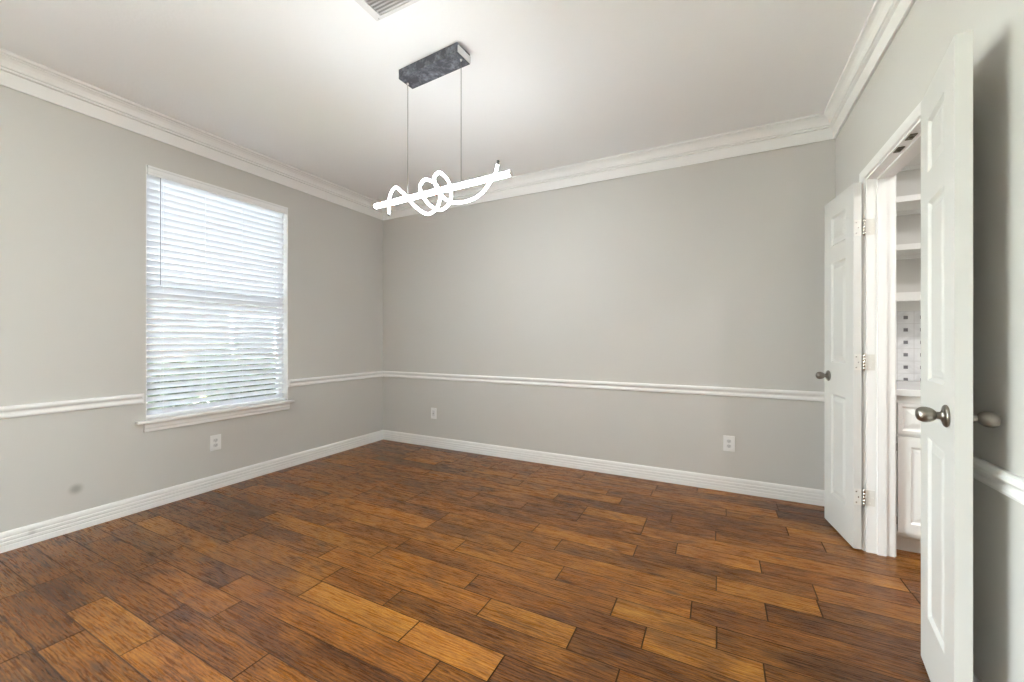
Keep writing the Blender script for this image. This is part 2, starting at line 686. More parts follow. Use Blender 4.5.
def catmull(pts, sub=8):
    pts = [Vector(p) for p in pts]
    out = []
    for i in range(len(pts) - 1):
        p0, p1, p2, p3 = pts[max(i - 1, 0)], pts[i], pts[i + 1], pts[min(i + 2, len(pts) - 1)]
        for k in range(sub):
            t = k / sub
            out.append(0.5 * ((2 * p1) + (p2 - p0) * t + (2 * p0 - 5 * p1 + 4 * p2 - p3) * t * t
                              + (3 * p1 - p0 - 3 * p2 + p3) * t ** 3))
    out.append(pts[-1])
    return out


def panel_slab(bm, W, H, T, rects, both=True, P=lambda u, v, d: (u, d, v), rings=None):
    """slab W x H x T with raised panels sunk in its face(s). P(u, v, d) maps width, height, depth to space"""
    us = sorted({0.0, W} | {r[0] for r in rects} | {r[1] for r in rects})
    vs = sorted({0.0, H} | {r[2] for r in rects} | {r[3] for r in rects})
    cache = {}

    def vert(u, v, d):
        k = (round(u, 5), round(v, 5), round(d, 5))
        if k not in cache:
            cache[k] = bm.verts.new(P(u, v, d))
        return cache[k]
    rings = rings or [(0.0, 0.0), (0.006, 0.005), (0.011, 0.009), (0.019, 0.009), (0.042, 0.002)]
    for side in ((0, 1) if both else (0,)):
        def dep(x):
            return x if side == 0 else T - x
        for i in range(len(us) - 1):
            for j in range(len(vs) - 1):
                uc, vc = (us[i] + us[i + 1]) / 2, (vs[j] + vs[j + 1]) / 2
                if any(r[0] < uc < r[1] and r[2] < vc < r[3] for r in rects):
                    continue
                bm.faces.new([vert(a, b, dep(0)) for a, b in
                              ((us[i], vs[j]), (us[i + 1], vs[j]), (us[i + 1], vs[j + 1]), (us[i], vs[j + 1]))])
        for (a0, a1, b0, b1) in rects:
            prev = None
            k = min(1.0, min(a1 - a0, b1 - b0) * 0.38 / rings[-1][0])
            for q, (ins, dd) in enumerate(rings):
                ins *= k
                if q == 0:
                    # follow the grid vertices along the rim so that the mesh stays closed
                    loop = ([(u, b0) for u in us if a0 <= u < a1] + [(a1, v) for v in vs if b0 <= v < b1]
                            + [(u, b1) for u in reversed(us) if a0 < u <= a1] + [(a0, v) for v in reversed(vs) if b0 < v <= b1])
                    prev = ([vert(a0, b0, dep(0)), vert(a1, b0, dep(0)), vert(a1, b1, dep(0)), vert(a0, b1, dep(0))])
                    continue
                cur = [vert(a0 + ins, b0 + ins, dep(dd)), vert(a1 - ins, b0 + ins, dep(dd)),
                       vert(a1 - ins, b1 - ins, dep(dd)), vert(a0 + ins, b1 - ins, dep(dd))]
                for s in range(4):
                    e = (s + 1) % 4
                    bm.faces.new((prev[s], prev[e], cur[e], cur[s]))
                prev = cur
            bm.faces.new(prev)
    if not both:
        bm.faces.new([vert(a, b, T) for a, b in ((0, 0), (W, 0), (W, H), (0, H))])
    # rim
    def strip(seq):
        for (u0, v0), (u1, v1) in zip(seq, seq[1:]):
            try:
                bm.faces.new((vert(u0, v0, 0), vert(u1, v1, 0), vert(u1, v1, T), vert(u0, v0, T)))
            except ValueError:
                pass
    if both:
        strip([(u, 0.0) for u in us]); strip([(u, H) for u in us])
        strip([(0.0, v) for v in vs]); strip([(W, v) for v in vs])
    else:
        strip([(0.0, 0.0), (W, 0.0)]); strip([(0.0, H), (W, H)])
        strip([(0.0, 0.0), (0.0, H)]); strip([(W, 0.0), (W, H)])


# ------------------------------------------------------------------ floor
ROW0, PW, UNIT = 1.066, 0.1319, 0.2045
JOINTS = {-4: [-2.32], -3: [-2.535, -2.01], -2: [-2.954], -1: [-2.67, -1.938], 0: [-2.135, -0.92], 1: [-1.128], 2: [-1.342], 3: [-0.524],
          4: [-1.085, -0.267, 0.146], 5: [-0.418, -0.008], 6: [-0.723, -0.109], 7: [-1.037, 0.185],
          8: [-0.832, -0.011], 9: [-0.42, 0.405], 10: [-0.215, 0.195], 11: [-0.425, 0.806], 12: [-0.017], 15: [0.045]}
TONES = [(4, -0.7, .22), (4, -0.05, .62), (4, 0.3, .22), (4, -1.3, .62), (3, -0.7, .68), (3, -0.3, .10), (2, -1.5, .42),
         (2, -1.1, .28), (1, -1.4, .85), (1, -0.8, .85), (0, -1.1, .68), (0, -0.7, .28), (-1, -2.2, .52), (-1, -1.7, .24),
         (-1, -2.9, .28), (5, -0.2, .64), (5, 0.2, .18), (5, -0.6, .35), (6, -0.4, .55), (6, 0.2, .30), (6, -0.9, .62),
         (7, -0.5, .55), (7, 0.08, .66), (7, 0.4, .14), (8, -0.4, .34), (8, 0.2, .74), (9, 0.1, .30), (9, 0.6, .62),
         (10, 0.0, .78), (10, 0.4, .30), (10, -0.5, .40), (11, -0.6, .30), (11, 0.3, .66), (11, 0.9, .40),
         (12, -0.3, .34), (12, 0.3, .36), (-4, -2.7, .26), (-4, -2.0, .42), (-2, -2.5, .30), (-2, -3.2, .30), (-3, -2.8, .16), (-3, -2.2, .66), (-3, -1.9, .62),
         (0, -2.5, .25), (0, -1.6, .55), (1, -2.0, .45), (2, -2.2, .52), (3, -1.5, .66)]


def build_floor():
    rng = random.Random(21)
    bm = bmesh.new()
    lay = bm.verts.layers.float_vector.new('plank')
    x_min, x_max = L - 0.02, PX
    k0 = math.floor((N - ROW0) / PW) - 1
    k1 = math.ceil((B - ROW0) / PW)
    for k in range(k0, k1 + 1):
        y0, y1 = ROW0 + k * PW, ROW0 + (k + 1) * PW
        if y1 > B + 0.03:
            y1 = B + 0.03
        if y0 >= y1:
            continue
        js = list(JOINTS.get(k, [rng.uniform(-2.6, -0.2)]))
        while js[-1] < x_max:
            js.append(js[-1] + UNIT * rng.choice((2, 2, 3, 3, 4, 4, 5, 6)))
        while js[0] > x_min:
            js.insert(0, js[0] - UNIT * rng.choice((2, 2, 3, 3, 4, 4, 5, 6)))
        for xa, xb in zip(js, js[1:]):
            xa, xb = max(xa, x_min), min(xb, x_max)
            if xb - xa < 0.02:
                continue
            tone = min(0.9, max(0.08, rng.gauss(0.43, 0.17)))
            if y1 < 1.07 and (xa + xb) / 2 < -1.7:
                tone *= 0.72  # left front boards browner, with lens vignetting also put into their tone
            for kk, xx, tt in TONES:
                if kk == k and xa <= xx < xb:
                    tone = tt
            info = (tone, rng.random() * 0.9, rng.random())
            g, e, c = 0.0004, 0.0016, 0.0013
            # plank with an eased, hand scraped edge: rim ring low, field ring high
            ge = 0.0011                                          # butt joints open a little wider
            lo = [(xa + ge, y0 + g), (xb - ge, y0 + g), (xb - ge, y1 - g), (xa + ge, y1 - g)]
            hi = [(xa + ge + e, y0 + g + e), (xb - ge - e, y0 + g + e), (xb - ge - e, y1 - g - e), (xa + ge + e, y1 - g - e)]
            dz = rng.uniform(-0.0003, 0.0)
            A = [bm.verts.new((x, y, -0.012)) for x, y in lo]
            D = [bm.verts.new((x, y, -c)) for x, y in lo]
            C = [bm.verts.new((x, y, dz)) for x, y in hi]
            for v in A + C + D:
                v[lay] = info
            bm.faces.new(C)
            for q in range(4):
                w = (q + 1) % 4
                bm.faces.new((D[q], D[w], C[w], C[q])).material_index = 2
                bm.faces.new((A[q], A[w], D[w], D[q])).material_index = 2
    vs, fs = box(bm, L - WT, PX + WT, N - WT, B + WT, -0.12, -0.010, 1)
    for v in vs:
        v[lay] = (0.2, 0.5, 0.5)
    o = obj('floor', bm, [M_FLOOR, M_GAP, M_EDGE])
    return struct(o, 'brown hand scraped hickory plank floor', 'floor')


build_floor()


# ------------------------------------------------------------------ walls and ceiling
def wall(name, rects, label, mat=None):
    bm = bmesh.new()
    for r in rects:
        box(bm, *r)
    return struct(obj(name, bm, mat or M_WALL), label, 'wall')


z0, z1 = -0.01, Z
JB = 0.017                                     # jamb board thickness in the doorway
wall('wall_left', [(L - WT, L, N - WT, VY0, z0, z1), (L - WT, L, WY1, B, z0, z1),
                   (L - WT, L, WY0, WY1, z0, WZ0), (L - WT, L, WY0, WY1, WZ1, z1),
                   (L - WT, L, VY1, WY0, z0, z1), (L - WT, L, VY0, VY1, z0, VZ0), (L - WT, L, VY0, VY1, VZ1, z1)],
     'greige painted wall that holds the window with the white blind', M_WALL_L)
wall('wall_back', [(L - WT, PX + WT, B, B + WT, z0, z1)], 'wide greige wall facing the camera behind the chandelier')
wall('wall_right', [(R, R + RT, N - WT, TY0, z0, z1), (R, R + RT, TY1, DY0 - JB, z0, z1),
                    (R, R + RT, TY0, TY1, z0, TZ0), (R, R + RT, TY0, TY1, TZ1, z1), (R, R + RT, DY1 + JB, B, z0, z1), (R, R + RT, DY0 - JB, DY1 + JB, DH + JB, z1)],
     'greige wall with the double doorway into the pantry')
wall('wall_near', [(L, R, N - WT, N, z0, z1)],
     'plain greige wall behind the camera')
wall('wall_pantry_right', [(PX, PX + WT, PN, B, z0, z1)], 'far side wall of the pantry beyond the double doorway')
wall('wall_pantry_near', [(R + RT, PX + WT, PN - WT, PN, z0, z1)], 'near wall of the pantry beyond the double doorway')
bm = bmesh.new()
box(bm, L - WT, PX + WT, N - WT, B + WT, Z, Z + 0.12)
struct(obj('ceiling', bm, M_CEIL), 'white orange peel textured ceiling', 'ceiling')

# crown moulding, chair rails, baseboards
CROWN = [(0, -.167), (.010, -.167), (.010, -.172), (.016, -.172), (.017, -.168), (.017, -.160), (.024, -.101), (.020, -.098), (.020, -.094),
         (.035, -.091), (.036, -.087), (.034, -.083), (.029, -.081), (.029, -.077), (.040, -.075), (.042, -.060), (.049, -.042), (.060, -.029),
         (.069, -.024), (.064, -.021), (.064, -.017), (.079, -.015), (.081, -.011), (.081, 0), (0, 0)]
RAIL = [(0, .746), (.008, .746), (.013, .749), (.015, .757), (.013, .766), (.009, .772), (.008, .777), (.009, .782), (.015, .786),
        (.021, .792), (.023, .801), (.020, .810), (.013, .815), (0, .815)]
BASE = [(0, 0), (.016, 0), (.016, .030), (.0145, .032), (.013, .034), (.0145, .037), (.016, .040), (.016, .052), (.0145, .054), (.013, .056),
        (.0145, .059), (.016, .062), (.016, .074), (.014, .077), (.012, .079), (.0135, .082), (.014, .086), (.0135, .096), (.010, .106), (.005, .111), (0, .111)]
CY0, CY1 = DY0 - 0.058, DY1 + 0.058            # outer edges of the door casing


def trim(name, runs, prof, label, cat, mat=None, zoff=0.0):
    bm = bmesh.new()
    for (p0, p1, nrm, m0, m1) in runs:
        sweep(bm, [(d, z + zoff) for d, z in prof], (*p0, 0), (*p1, 0), (*nrm, 0), m0, m1)
    return struct(obj(name, bm, mat or M_TRIM), label, cat)


trim('trim_1', [((L, N), (L, B), (1, 0), 1, 1)], CROWN, 'white crown moulding along the top of the window wall', 'crown moulding', zoff=Z)
trim('trim_2', [((L, B), (R, B), (0, -1), 1, 1)], CROWN, 'white crown moulding along the top of the wide back wall', 'crown moulding', zoff=Z)
trim('trim_3', [((R, N), (R, B), (-1, 0), 1, 1)], CROWN, 'white crown moulding along the top of the doorway wall', 'crown moulding', zoff=Z)
trim('trim_4', [((L, N), (R, N), (0, 1), 1, 1)], CROWN, 'white crown moulding on the wall behind the camera', 'crown moulding', zoff=Z)
trim('trim_5', [((L, VY1 + 0.03), (L, WY0 - 0.008), (1, 0), 0, 1)], RAIL, 'white chair rail on the near side of the blind covered window', 'chair rail')
trim('trim_6', [((L, WY1 + 0.001), (L, B), (1, 0), 1, 1)], RAIL, 'short white chair rail between the window and the far corner', 'chair rail')
trim('trim_7', [((L, B), (R, B), (0, -1), 1, 1)], RAIL, 'long white chair rail across the back wall', 'chair rail')
trim('trim_8', [((R, TY1 + 0.03), (R, CY0), (-1, 0), 0, 0)], RAIL, 'white chair rail in the shade behind the near open door', 'chair rail')
trim('trim_9', [((R, CY1), (R, B), (-1, 0), 0, 1)], RAIL, 'short white chair rail behind the far open door', 'chair rail')
trim('baseboard_left', [((L, N), (L, B), (1, 0), 1, 1)], BASE, 'white fluted baseboard under the window', 'baseboard', M_BASE_L)
trim('baseboard_back', [((L, B), (R, B), (0, -1), 1, 1)], BASE, 'long white fluted baseboard along the back wall', 'baseboard')
trim('baseboard_right', [((R, N), (R, CY0), (-1, 0), 1, 0), ((R, CY1), (R, B), (-1, 0), 0, 1)], BASE,
     'white baseboard behind the open doors', 'baseboard')
trim('baseboard_near', [((L, N), (R, N), (0, 1), 1, 1)], BASE, 'white baseboard behind the camera', 'baseboard')


# doorway: jambs, head, stops, casing on both faces
def door_frame():
    bm = bmesh.new()
    xa, xb = R, R + RT + 0.002
    j = JB + 0.001
    box(bm, xa, xb, DY0 - j, DY0, 0, DH)
    box(bm, xa, xb, DY1, DY1 + j, 0, DH)
    box(bm, xa, xb, DY0 - j, DY1 + j, DH, DH + j)
    # stops
    sx0, sx1, st = R + 0.045, R + 0.083, 0.011
    box(bm, sx0, sx1, DY0, DY0 + st, 0, DH)
    box(bm, sx0, sx1, DY1 - st, DY1, 0, DH)
    box(bm, sx0, sx1, DY0, DY1, DH - st, DH)
    # moulded casing: profile (offset from the opening, thickness), mitred at the head
    prof = [(.010, 0), (.0105, .006), (.0135, .011), (.017, .012), (.019, .010), (.023, .012), (.034, .0165), (.046, .018), (.054, .018), (.058, .015), (.058, 0)]
    for (xw, s) in ((R, -1), (R + RT, 1)):
        for a, b2 in zip(prof, prof[1:]):
            rows = []
            for (d, t) in (a, b2):
                x = xw + s * t
                rows.append([bm.verts.new(q) for q in ((x, DY0 - d, 0), (x, DY0 - d, DH + d), (x, DY1 + d, DH + d), (x, DY1 + d, 0))])
            for i in range(3):
                bm.faces.new((rows[0][i], rows[0][i + 1], rows[1][i + 1], rows[1][i]))
    bmesh.ops.remove_doubles(bm, verts=bm.verts, dist=1e-5)
    return struct(obj('trim_10', bm, M_TRIM), 'white door frame and casing around the pantry doorway', 'door frame')


frame_o = door_frame()


# ------------------------------------------------------------------ doors
LW, LT, LZ0, LH = 0.410, 0.0365, 0.012, 2.060
S0, S1 = 0.102, LW - 0.102
PANELS = [(S0, S1, 0.200, 0.835), (S0, S1, 1.035, 1.660), (S0, S1, 1.765, 1.950)]
KNOB = [(0, 0), (.032, 0), (.034, .002), (.034, .005), (.031, .0085), (.024, .0105), (.017, .0115)]
KNOB_NECK = [(.0150, .0105), (.0125, .013), (.0110, .018), (.0115, .021), (.0105, .0235), (.008, .025)]
KNOB_EGG = [(.0085, .0225), (.013, .0250), (.0185, .0305), (.0224, .038), (.0242, .046), (.0238, .0545), (.0205, .062), (.0155, .0672), (.009, .0695), (0, .0703)]


def knob_on(door, base, axis):
    t = obj('door_knob', _l(KNOB_EGG, base, axis), M_NICKEL, door, True)
    obj('rosette', _l(KNOB, base, axis), M_NICKEL, t, True)
    obj('neck', _l(KNOB_NECK, base, axis), M_NICKEL, t, True)
    return t


def _l(prof, base, axis):
    bm = bmesh.new()
    lathe(bm, prof, base, axis)
    return bm


def door_leaf(name, label, corner, ang, far):
    """corner = room side hinge corner; ang = lean of the leaf off the wall direction; far = hinge on the far jamb"""
    s = 1 if far else -1
    d = Vector((-math.sin(ang), s * math.cos(ang), 0))
    t = Vector((math.cos(ang), s * math.sin(ang), 0))        # towards the wall
    c = Vector((*corner, LZ0))

    def P(u, v, dep):
        return c + d * u + t * dep + Vector((0, 0, v))
    bm = bmesh.new()
    panel_slab(bm, LW, LH, LT, PANELS, True, P)
    o = obj(name, bm, M_DOOR)
    struct(o, label, 'door')
    kz = 0.945
    a = knob_on(o, P(LW - 0.070, kz, 0), -t)
    b = knob_on(o, P(LW - 0.070, kz, LT), t)
    # hinges: one leaf on the door edge, one on the jamb, knuckles between
    jy = DY1 if far else DY0
    for hz in (0.305, 1.062, 1.818):
        bm2 = bmesh.new()
        hh = 0.0445
        # plate on the door edge
        pl = []
        for q, w in ((0.004, -hh), (LT - 0.001, -hh), (LT - 0.001, hh), (0.004, hh)):
            pl.append((q, hz - LZ0 + w))
        lo2 = [bm2.verts.new(P(0.0004, v, q)) for q, v in pl]
        hi2 = [bm2.verts.new(P(-0.0024, v, q)) for q, v in pl]
        bm2.faces.new(hi2)
        for i in range(4):
            bm2.faces.new((lo2[i], lo2[(i + 1) % 4], hi2[(i + 1) % 4], hi2[i]))
        h = obj('hinge', bm2, M_HINGE, o)
        # knuckle
        back = P(0, 0, LT)
        kx, ky = (back.x + R) / 2 - 0.001, jy - s * 0.0095
        bm3 = bmesh.new()
        prof = [(0, -hh - .005), (.004, -hh - .004), (.0045, -hh)]
        segs = 5
        for i in range(segs):
            a0 = -hh + 2 * hh * i / segs
            a1 = -hh + 2 * hh * (i + 1) / segs
            prof += [(.0066, a0 + .0006), (.0066, a1 - .0006), (.0056, a1)]
        prof += [(.0045, hh + .001), (.004, hh + .004), (0, hh + .005)]
        lathe(bm3, prof, (kx, ky, hz), (0, 0, 1), 16)
        obj('knuckle', bm3, M_PIN, h, True)
        bm4 = bmesh.new()
        ya, yb = sorted((jy + s * 0.0002, jy - s * 0.0022))
        box(bm4, kx + 0.004, R + 0.036, ya, yb, hz - hh, hz + hh)
        for (px, pz) in ((R + .014, -.030), (R + .026, 0.0), (R + .014, .030)):
            lathe(bm4, [(0, .0012), (.0035, .001), (.0042, 0)], (px, jy - s * 0.0022, hz + pz), (0, -s, 0), 10)
        obj('jamb_plate', bm4, M_HINGE, h)
        bm5 = bmesh.new()
        for (q, pz) in ((.012, -.030), (.022, 0.0), (.012, .030)):
            lathe(bm5, [(0, .0012), (.0035, .001), (.0042, 0)], P(-0.0024, hz - LZ0 + pz, q), -d, 10)
        obj('screw', bm5, M_PIN, h)
    return o


door_leaf('door_1', 'far white panelled pantry door leaf folded open near the back corner', (0.678, 2.877), math.radians(7.7), True)
door_leaf('door_2', 'near white panelled pantry door leaf seen edge on with two knobs', (0.672, 2.015), math.radians(8.8), False)

# roller catch plates under the door head
for (y, lab) in ((2.497, 'small dark catch plate under the door head, the one by the far jamb'),
                 (2.363, 'small dark catch plate under the door head, the one by the near door')):
    bm = rbox(-0.013, 0.013, -0.030, 0.030, -0.004, 0.0, 0.001, 1)
    o = obj('catch_plate', bm, M_DARK)
    o.location = (R + 0.020, y, DH)
    tag(o, lab, 'catch plate')
    bm = bmesh.new()
    lathe(bm, [(.009, 0), (.009, -.002), (.006, -.005), (0, -.006)], (0, 0, -0.004), (0, 0, 1), 14)
    obj('roller', bm, M_DARK, o, True)


# ------------------------------------------------------------------ windows
def window_left():
    x0, x1 = L - WT + 0.005, L - 0.088          # frame depth
    bm = bmesh.new()
    w, wb = 0.020, 0.014
    box(bm, x0, x1, WY0, WY0 + w, WZ0, WZ1)
    box(bm, x0, x1, WY1 - w, WY1, WZ0, WZ1)
    box(bm, x0, x1, WY0 + w, WY1 - w, WZ0, WZ0 + wb)
    box(bm, x0, x1, WY0 + w, WY1 - w, WZ1 - w, WZ1)
    bevel_all(bm, 0.002, 1)
    o = obj('window_1', bm, M_VINYL)
    struct(o, 'white framed single hung window behind the blind', 'window')
    zm = (WZ0 + WZ1) / 2
    for (za, zb, xo) in ((WZ0 + wb, zm + 0.02, 0.0), (zm - 0.02, WZ1 - w, -0.012)):
        bm = bmesh.new()
        xa, xb = x0 + 0.020 + xo, x0 + 0.036 + xo
        ya, yb, q = WY0 + w, WY1 - w, 0.024
        box(bm, xa, xb, ya, ya + q, za, zb)
        box(bm, xa, xb, yb - q, yb, za, zb)
        box(bm, xa, xb, ya + q, yb - q, za, za + q)
        box(bm, xa, xb, ya + q, yb - q, zb - q, zb)
        s = obj('sash', bm, M_VINYL, o)
        bm = bmesh.new()
        box(bm, (xa + xb) / 2 - 0.002, (xa + xb) / 2 + 0.002, ya + q - .004, yb - q + .004, za + q - .004, zb - q + .004)
        obj('pane', bm, M_GLASS_DIM, s)
    # unseen screen added outside to dim the daylight
    bm = bmesh.new()
    box(bm, x0 + 0.001, x0 + 0.003, WY0 + 0.03, WY1 - 0.03, WZ0 + 0.03, WZ1 - 0.03)
    obj('dimming_screen', bm, M_SCREEN, o)
    # white painted returns
    bm = bmesh.new()
    t = 0.004
    box(bm, x1, L - 0.001, WY0, WY0 + t, WZ0, WZ1)
    box(bm, x1, L - 0.001, WY1 - t, WY1, WZ0, WZ1)
    box(bm, x1, L - 0.001, WY0 + t, WY1 - t, WZ1 - t, WZ1)
    obj('reveal_lining', bm, M_TRIM, o)
    # stool (sill board) and apron
    bm = bmesh.new()
    box(bm, L - 0.085, L, WY0 + 0.004, WY1 - 0.004, WZ0 - 0.001, WZ0 + 0.003)
    box(bm, L - 0.001, L + 0.042, 1.275, 2.412, WZ0 - 0.018, WZ0 + 0.003)
    bevel_all(bm, 0.004, 2)
    obj('window_sill', bm, M_TRIM, o)
    bm = bmesh.new()
    prof = [(0, WZ0 - .082), (.010, WZ0 - .082), (.014, WZ0 - .078), (.014, WZ0 - .062), (.018, WZ0 - .050), (.018, WZ0 - .030), (.022, WZ0 - .022), (.022, WZ0 - .018), (0, WZ0 - .018)]
    sweep(bm, prof, (L, 1.322, 0), (L, 2.380, 0), (1, 0, 0), 0, 0)
    obj('apron', bm, M_TRIM, o)
    return o


window_left()


def plain_window(name, label, P, a0, a1, b0, b1):
    """two panes in a white frame; P(along, depth, z) maps to the wall it sits in"""
    bm = bmesh.new()
    w, d0, d1 = 0.05, WT - 0.015, 0.05

    def bx(bm, a, b, da, db, c, e):
        p, q = P(a, da, c), P(b, db, e)
        lo = [min(x, y) for x, y in zip(p, q)]
        hi = [max(x, y) for x, y in zip(p, q)]
        box(bm, lo[0], hi[0], lo[1], hi[1], lo[2], hi[2])
    bx(bm, a0, a0 + w, d0, d1, b0, b1)
    bx(bm, a1 - w, a1, d0, d1, b0, b1)
    bx(bm, a0 + w, a1 - w, d0, d1, b0, b0 + w)
    bx(bm, a0 + w, a1 - w, d0, d1, b1 - w, b1)
    m = (a0 + a1) / 2
    bx(bm, m - 0.03, m + 0.03, d0, d1, b0 + w, b1 - w)
    o = obj(name, bm, M_VINYL)
    struct(o, label, 'window')
    for (a, b) in ((a0 + w, m - .03), (m + .03, a1 - w)):
        bm = bmesh.new()
        bx(bm, a - .004, b + .004, WT / 2 - .002, WT / 2 + .002, b0 + w - .004, b1 - w + .004)
        obj('pane', bm, M_GLASS, o)
    return o


plain_window('added_window_2', 'unseen wide white framed window added to the left wall beside the camera for fill daylight',
             lambda a, d, z: (L - d, a, z), VY0, VY1, VZ0, VZ1)
plain_window('added_window_3', 'unseen wide white framed window added to the doorway wall behind the camera for fill daylight',
             lambda a, d, z: (R + d * RT / WT, a, z), TY0, TY1, TZ0, TZ1)


# blind
def blind():
    xc = L - 0.047
    ya, yb = 1.343, 2.358
    o = empty('window_blind', (xc, (ya + yb) / 2, WZ0 + 0.004))
    tag(o, 'white horizontal slat blind closed over the left wall window', 'blind')
    W = (yb - ya) / 2

    def add(name, bm, mat):
        return obj(name, bm, mat, o)
    top = WZ1 - WZ0 - 0.004
    bm = rbox(0.004, 0.044, -W, W, top - 0.062, top - 0.008, 0.002, 1)
    bm2 = bmesh.new()
    box(bm2, -0.024, 0.026, -W, W, top - 0.045, top - 0.004)
    add('headrail', bm2, M_VINYL)
    bm.free()
    # valance with returns and a small moulded profile, slightly proud of the wall
    bm = bmesh.new()
    prof = [(.040, top - .066), (.047, top - .066), (.049, top - .062), (.049, top - .050), (.051, top - .046), (.051, top - .022),
            (.054, top - .016), (.054, top - .004), (.040, top - .004)]
    sweep(bm, prof, (0, -W + 0.002, 0), (0, W + 0.011, 0), (1, 0, 0))
    add('valance', bm, M_VINYL)
    # slats
    bm = bmesh.new()
    pitch, wd, th, tilt = 0.0464, 0.0515, 0.0026, math.radians(47)
    n = int((top - 0.066 - 0.040) / pitch) + 1
    ca, sa = math.cos(tilt), math.sin(tilt)
    for k in range(n):
        zc = top - 0.078 - k * pitch
        ring = []
        for yy in (-W, W):
            row = []
            for side in (1, -1):
                for i in range(7):
                    f = (i / 6 - 0.5) * side
                    crown = 0.0022 * (1 - (2 * f) ** 2)
                    uu, nn = f * wd, crown + side * th / 2 * (1 - 0.6 * abs(2 * f) ** 4)
                    # room side edge (u>0) is the high one
                    row.append(bm.verts.new((uu * ca - nn * sa, yy, zc + uu * sa + nn * ca)))
            ring.append(row)
        m = len(ring[0])
        for i in range(m):
            j = (i + 1) % m
            bm.faces.new((ring[0][i], ring[0][j], ring[1][j], ring[1][i]))
        bm.faces.new(ring[0])
        bm.faces.new(list(reversed(ring[1])))
    s = add('slats', bm, M_SLAT)
    smooth_by_angle(s, 35)
    zl = top - 0.078 - (n - 1) * pitch
    bm = rbox(-0.026, 0.026, -W, W, 0.001, 0.021, 0.004, 2)
    add('bottom_rail', bm, M_VINYL)
    # ladder cords
    for f in (-0.80, -0.27, 0.27, 0.80):
        bm = bmesh.new()
        tube(bm, [(0.0195, f * W, 0.021), (0.0195, f * W, top - 0.045)], 0.0007, 6)
        tube(bm, [(-0.0195, f * W, 0.021), (-0.0195, f * W, top - 0.045)], 0.0007, 6)
        add('ladder_cord', bm, M_VINYL)
    # tilt wand
    wy = 1.424 - (ya + yb) / 2
    bm = bmesh.new()
    tube(bm, [(0.034, wy, top - 0.050), (0.034, wy, 1.580 - WZ0)], 0.0030, 8)
    wnd = add('tilt_wand', bm, M_WAND)
    return o


blind()


# ------------------------------------------------------------------ chandelier
def chandelier():
    ang = math.radians(-3.6)
    o = empty('linear_chandelier', (-1.459, 1.838, Z), ang)
    tag(o, 'glowing white bar and spiral tube chandelier hung from a dark rectangular ceiling canopy', 'chandelier')
    hb = 2.036 - Z
    cx = 0.014
    # canopy
    bm = rbox(-0.2225, 0.2165, -0.0565, 0.0565, -0.056, 0.0, 0.0015, 1)
    c = obj('canopy', bm, M_CANOPY, o)
    bm = rbox(0.2165, 0.2225, -0.0545, 0.0545, -0.054, -0.016, 0.001, 1)
    obj('end_plate', bm, M_CANEND, c)
    for sx in (-0.205, 0.198):
        bm = bmesh.new()
        lathe(bm, [(.0065, 0), (.0065, -.003), (.004, -.010), (0, -.011)], (sx, 0, -0.056), (0, 0, 1), 14)
        obj('cable_grip', bm, M_CANEND, c, True)
        bm = bmesh.new()
        tube(bm, [(sx, 0, -0.064), (sx, 0, hb + 0.0155)], 0.0016, 8)
        obj('suspension_cable', bm, M_CABLE, o)
    # bar
    bm = bmesh.new()
    h = 0.499
    lathe(bm, [(0, -h), (.0148, -h), (.0148, h), (0, h)], (cx, 0, hb), (1, 0, 0), 24)
    bar = smooth_by_angle(obj('light_bar', bm, M_LED, o))
    # channel added over the bar to keep its light off the ceiling
    bm = bmesh.new()
    arc = [math.radians(a) for a in range(22, 159, 8)]
    sec = [(.0166 * math.cos(a), .0166 * math.sin(a)) for a in arc] + [(.0153 * math.cos(a), .0153 * math.sin(a)) for a in reversed(arc)]
    ends = [[bm.verts.new((cx + sx * (h - .0005), yy, hb + zz)) for yy, zz in sec] for sx in (-1, 1)]
    for i in range(len(sec)):
        j = (i + 1) % len(sec)
        bm.faces.new((ends[0][i], ends[0][j], ends[1][j], ends[1][i]))
    bm.faces.new(ends[0])
    bm.faces.new(list(reversed(ends[1])))
    smooth_by_angle(obj('light_shield', bm, M_CANEND, bar))
    for s in (-1, 1):
        bm = bmesh.new()
        lathe(bm, [(0, 0), (.0152, 0), (.0152, .006), (0, .007)], (cx + s * h, 0, hb), (s, 0, 0), 20)
        obj('end_cap', bm, M_CANEND, bar)
    # spiral, points measured along / across / above the bar
    P = [(-.434, .05, -.046), (-.475, .085, .028), (-.463, .085, .091), (-.356, .03, .101), (-.216, -.05, .022), (-.132, -.085, -.042),
         (-.086, -.06, -.097), (-.062, 0, -.119), (-.060, .07, -.070), (-.056, .1, -.003), (-.053, .08, .056), (-.058, .05, .080),
         (-.074, 0, .083), (-.056, -.06, .034), (-.031, -.09, -.014), (.005, -.1, -.068), (.019, -.06, -.103), (.038, 0, -.112),
         (.039, .07, -.058), (.032, .1, .004), (.038, .08, .051), (.041, .05, .081), (.032, 0, .101), (.051, -.06, .060),
         (.072, -.09, .015), (.108, -.1, -.047), (.125, -.07, -.083), (.151, -.03, -.097), (.182, .01, -.090), (.220, .05, -.070),
         (.260, .08, -.036), (.307, .1, .023), (.356, .08, .057), (.391, .05, .093)]
    pts = catmull([(cx + u, v, hb + w) for u, v, w in P], 7)
    bm = bmesh.new()
    tube(bm, pts, 0.0068, 14)
    sp = smooth_by_angle(obj('spiral_tube', bm, M_LED_TUBE, o))
    for a, b in ((pts[0], pts[1]), (pts[-1], pts[-2])):
        dr = (a - b).normalized()
        bm = bmesh.new()
        lathe(bm, [(0, -.004), (.0080, -.004), (.0080, .013), (.006, .015), (0, .015)], a, dr, 16)
        obj('tube_cap', bm, M_CAP, sp)
    return o


chandelier()


